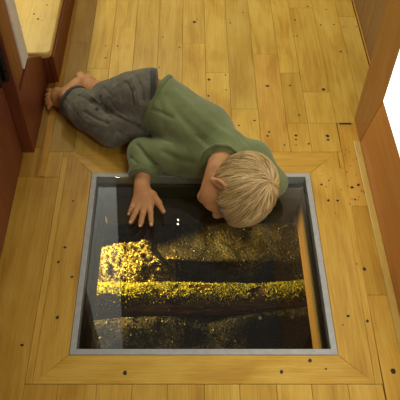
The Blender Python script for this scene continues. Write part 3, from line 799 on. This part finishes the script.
# ---- sweatshirt
W = Field((-.24, .98, -.004), (.36, 1.56, .26), .0024)
h0, h1 = P(165, 80, .15), P(137, 122, .13); hem = (h0 + h1) / 2; hn = seen_plane(h0, h1, unit(J['waist'] - J['chest']))
W.cone(J['chest'], J['chest'] + (J['waist'] - J['chest']) * 1.6, .080, .091, .02, [(hem, hn)])
W.cone(P(160, 158, .045), P(190, 165, .045), .040, .036, .02)
W.chain([(J['chest'], .080), (J['top'] * .8 + J['chest'] * .2, .066)], .03)
nk = unit(nb0 - J['top'])
W.cone(J['top'], J['top'] + nk * .075, .058, .050, .02, [(J['top'] + nk * .058, nk)])
W.chain([(J['top'], .056), (J['shR'], .050), (J['shR'] * .45 + J['elR'] * .55, .043), (J['elR'], .040)], .02)
cw = J['wrR'] + (J['elR'] - J['wrR']) * .30; cn = unit(J['wrR'] - J['elR'])
W.cone(J['elR'], J['wrR'], .041, .033, .014, [(cw, cn)])
W.chain([(J['top'], .056), (J['shL'], .050), (J['elL'], .037)], .02)
cwl = J['wrL'] + (J['elL'] - J['wrL']) * .3; W.cone(J['elL'], J['wrL'], .037, .030, .012, [(cwl, unit(J['wrL'] - J['elL']))])
W.ell(hd(0, 0, .01), HAX, (.062, .080, .070), -.006)
W.floor(.0006)
gx = np.stack(np.meshgrid(*[W.lo[k] + W.h * np.arange(W.n[k]) for k in range(3)], indexing='ij'), -1)
cuV, cuQ = slab(W, gx, .0022, cw - cn * .010, cn, .009, .055)
heV, heQ = slab(W, gx, .0020, hem - hn * .008, hn, .006, .14)
V, Q = W.mesh(); V = relax(V, Q, 3)
SS = [([(137, 144), (146, 156), (156, 166), (164, 174)], .006, -.010), ([(164, 152), (178, 160), (192, 163)], .010, -.005), ([(176, 92), (192, 108), (214, 126), (232, 138)], .012, .004), ([(166, 96), (180, 116), (200, 136), (214, 146)], .011, -.004),
      ([(148, 108), (160, 112), (172, 118)], .006, -.003), ([(160, 100), (164, 116), (164, 130)], .009, -.003),
      ([(131, 158), (138, 164), (148, 168)], .005, -.0035), ([(130, 168), (138, 172), (148, 174)], .004, -.0025), ([(196, 136), (206, 144), (212, 150)], .006, -.003), ([(150, 132), (160, 138), (170, 142)], .006, -.003),
      ([(236, 132), (246, 142), (252, 150)], .006, -.0025), ([(272, 164), (278, 174), (278, 184)], .004, -.002)]
V = sculpt(V, Q, SS)
N = normals(V, Q); dn = np.array([noise.fractal(Vector(v) * 22 + Vector((5, 1, 2)), 1, 2, 3) for v in V]); V = V + N * (dn * .0018)[:, None]
swt = link('sweatshirt', mesh('sweatshirt', V, Q), body, ['green'], True, label='olive green fleece sweatshirt')
link('sleeve_cuff', mesh('sleeve_cuff', cuV, cuQ), swt, ['greenrib'], True)
link('hem_band', mesh('hem_band', heV, heQ), swt, ['greenrib'], True)
band('collar', J['top'] + nk * .055, nk, .0500, .006, .0035, 'greenrib', swt)

# ---- hair: a cap and combed locks growing from the whorl
WH = unit(np.array([.30, -.55, .78]))           # whorl direction in head axes (right, forward, up)
hv, hf, ht = [], [], []
A1 = unit(np.cross(WH, [0, 1, 0.2])); A2 = np.cross(WH, A1)
HCEN = np.array([0, -.010, .018]); HRAD = np.array([.0700, .0865, .0735])
def scalp(th, ph, ex):
    d = WH * math.cos(th) + (A1 * math.cos(ph) + A2 * math.sin(ph)) * math.sin(th)
    return HCEN + d * (HRAD + ex)
def ishair(q):
    r_, f_, u_ = q
    if f_ > .022 and u_ < .026 + max(0, f_ - .022) * .35: return False
    if abs(r_) > .035 and f_ > -.012 and u_ < .004: return False
    if u_ < -.050: return False
    if f_ < -.02 and u_ < -.045: return False
    return True
NT_, NP_ = 46, 120
idm = {}
for i in range(NT_ + 1):
    for j in range(NP_):
        q = scalp(PI * .80 * i / NT_, 2 * PI * j / NP_, 0)
        if ishair(q): idm[i, j] = len(hv); hv.append(hd(*q)); ht.append(.12)
for i in range(NT_):
    for j in range(NP_):
        ks = [(i, j), (i, (j + 1) % NP_), (i + 1, (j + 1) % NP_), (i + 1, j)]
        if all(k in idm for k in ks): hf.append([idm[k] for k in ks])
rr = random.Random(11)
for s_ in range(4200):
    th0 = max(.02, math.acos(1 - rr.random() * 1.75)) - .12; th0 = max(.03, th0); ph = rr.uniform(0, 2 * PI)
    if not ishair(scalp(min(th0 + .05, 2.4), ph, .002)): continue
    ln_ = rr.uniform(.55, .95); swirl = .35 * math.exp(-th0 * 1.5) + rr.gauss(0, .05); lift = rr.uniform(.0018, .0065); w0 = rr.uniform(.0011, .0022)
    tn_ = min(1, max(0, rr.gauss(.52, .17) + .10 * math.sin(ph * 7 + th0 * 2))); n_ = 7; pts = []
    wob = rr.gauss(0, .03)
    for i in range(n_ + 1):
        t = i / n_; th = th0 + ln_ * t; ex = lift * (.35 + .9 * math.sin(PI * min(t * .75, 1))) + .0008
        q = scalp(th, ph + swirl * t * (1 + 1.2 * math.exp(-th)) + wob * t * t, ex)
        if i > 2 and not ishair(q * np.array([1, 1, 1]) + np.array([0, -.012, .010])): 
            pts.append(hd(*q)); break
        pts.append(hd(*q))
    if len(pts) < 3: continue
    b = len(hv); m_ = len(pts)
    for i, x in enumerate(pts):
        d_ = unit(pts[min(i + 1, m_ - 1)] - pts[max(i - 1, 0)]); nr = unit(x - hd(*HCEN)); sx = unit(np.cross(d_, nr)); tp = 1 - .85 * (i / (m_ - 1)) ** 2
        if i == 0: tp = .5
        hv += [x - sx * w0 * tp, x + nr * w0 * .6 * tp, x + sx * w0 * tp]; ht += [tn_ * (.75 + .25 * i / (m_ - 1))] * 3
    for i in range(m_ - 1):
        a = b + i * 3
        for j in range(3): hf.append([a + j, a + (j + 1) % 3, a + 3 + (j + 1) % 3, a + 3 + j])
hm = mesh('hair', hv, hf); at = hm.attributes.new('tone', 'FLOAT', 'POINT'); at.data.foreach_set('value', ht)
link('hair', hm, body, ['hair'], True, label='short straight blond hair')

# ------------------------------------------------------------------ light
def area(name, loc, to, size, power, col=(1, 1, 1), sy=None):
    l = bpy.data.lights.new(name, 'AREA'); l.energy = power; l.size = size; l.color = col
    if sy: l.shape = 'RECTANGLE'; l.size_y = sy
    o = bpy.data.objects.new(name, l); COL.objects.link(o); o.location = loc
    o.rotation_euler = (Vector(to) - Vector(loc)).to_track_quat('-Z', 'Y').to_euler(); return o
area('ceiling_light', (.25, 1.40, 2.38), (.15, 1.5, 0), .45, 2.5, (1, .97, .76))
area('hall_light', (-.62, 3.45, 2.35), (.12, 1.1, 0), .45, 31, (1, .99, .76))
area('stair_lamp', (-.90, 1.98, .70), (.1, 1.60, 0), .16, 3.2, (1, .95, .74))
area('side_fill', (.42, .14, 1.25), (.42, .62, 0), .26, 3.2, (1, .95, .78))  # added fill, no known fixture, brightens the near right boards
l = bpy.data.lights.new('spot_bulb', 'POINT'); l.energy = .24; l.shadow_soft_size = .0052; l.color = (1, .84, .34)
o = bpy.data.objects.new('spot_bulb', l); COL.objects.link(o); o.location = (-.087, 2.649, 2.2)
# lamp fixed under the floor beyond the left joist, raking across the creek bed
l = bpy.data.lights.new('creek_lamp', 'SPOT'); l.energy = 150; l.shadow_soft_size = .02; l.color = (1, .78, .20); l.spot_size = 2.2; l.spot_blend = .6
o = bpy.data.objects.new('creek_lamp', l); COL.objects.link(o); o.location = (-.62, 1.185, -.236)
o.rotation_euler = (Vector((.0, 1.06, -.40)) - o.location).to_track_quat('-Z', 'Y').to_euler()
wd = bpy.data.worlds.new('room'); SC.world = wd; wd.use_nodes = True
wd.node_tree.nodes['Background'].inputs[0].default_value = (1, .9, .76, 1); wd.node_tree.nodes['Background'].inputs[1].default_value = .10

SC.view_settings.view_transform = 'Standard'; SC.view_settings.look = 'None'
SC.view_settings.gamma = 1; SC.view_settings.use_curve_mapping = False
SC.view_settings.exposure = .3
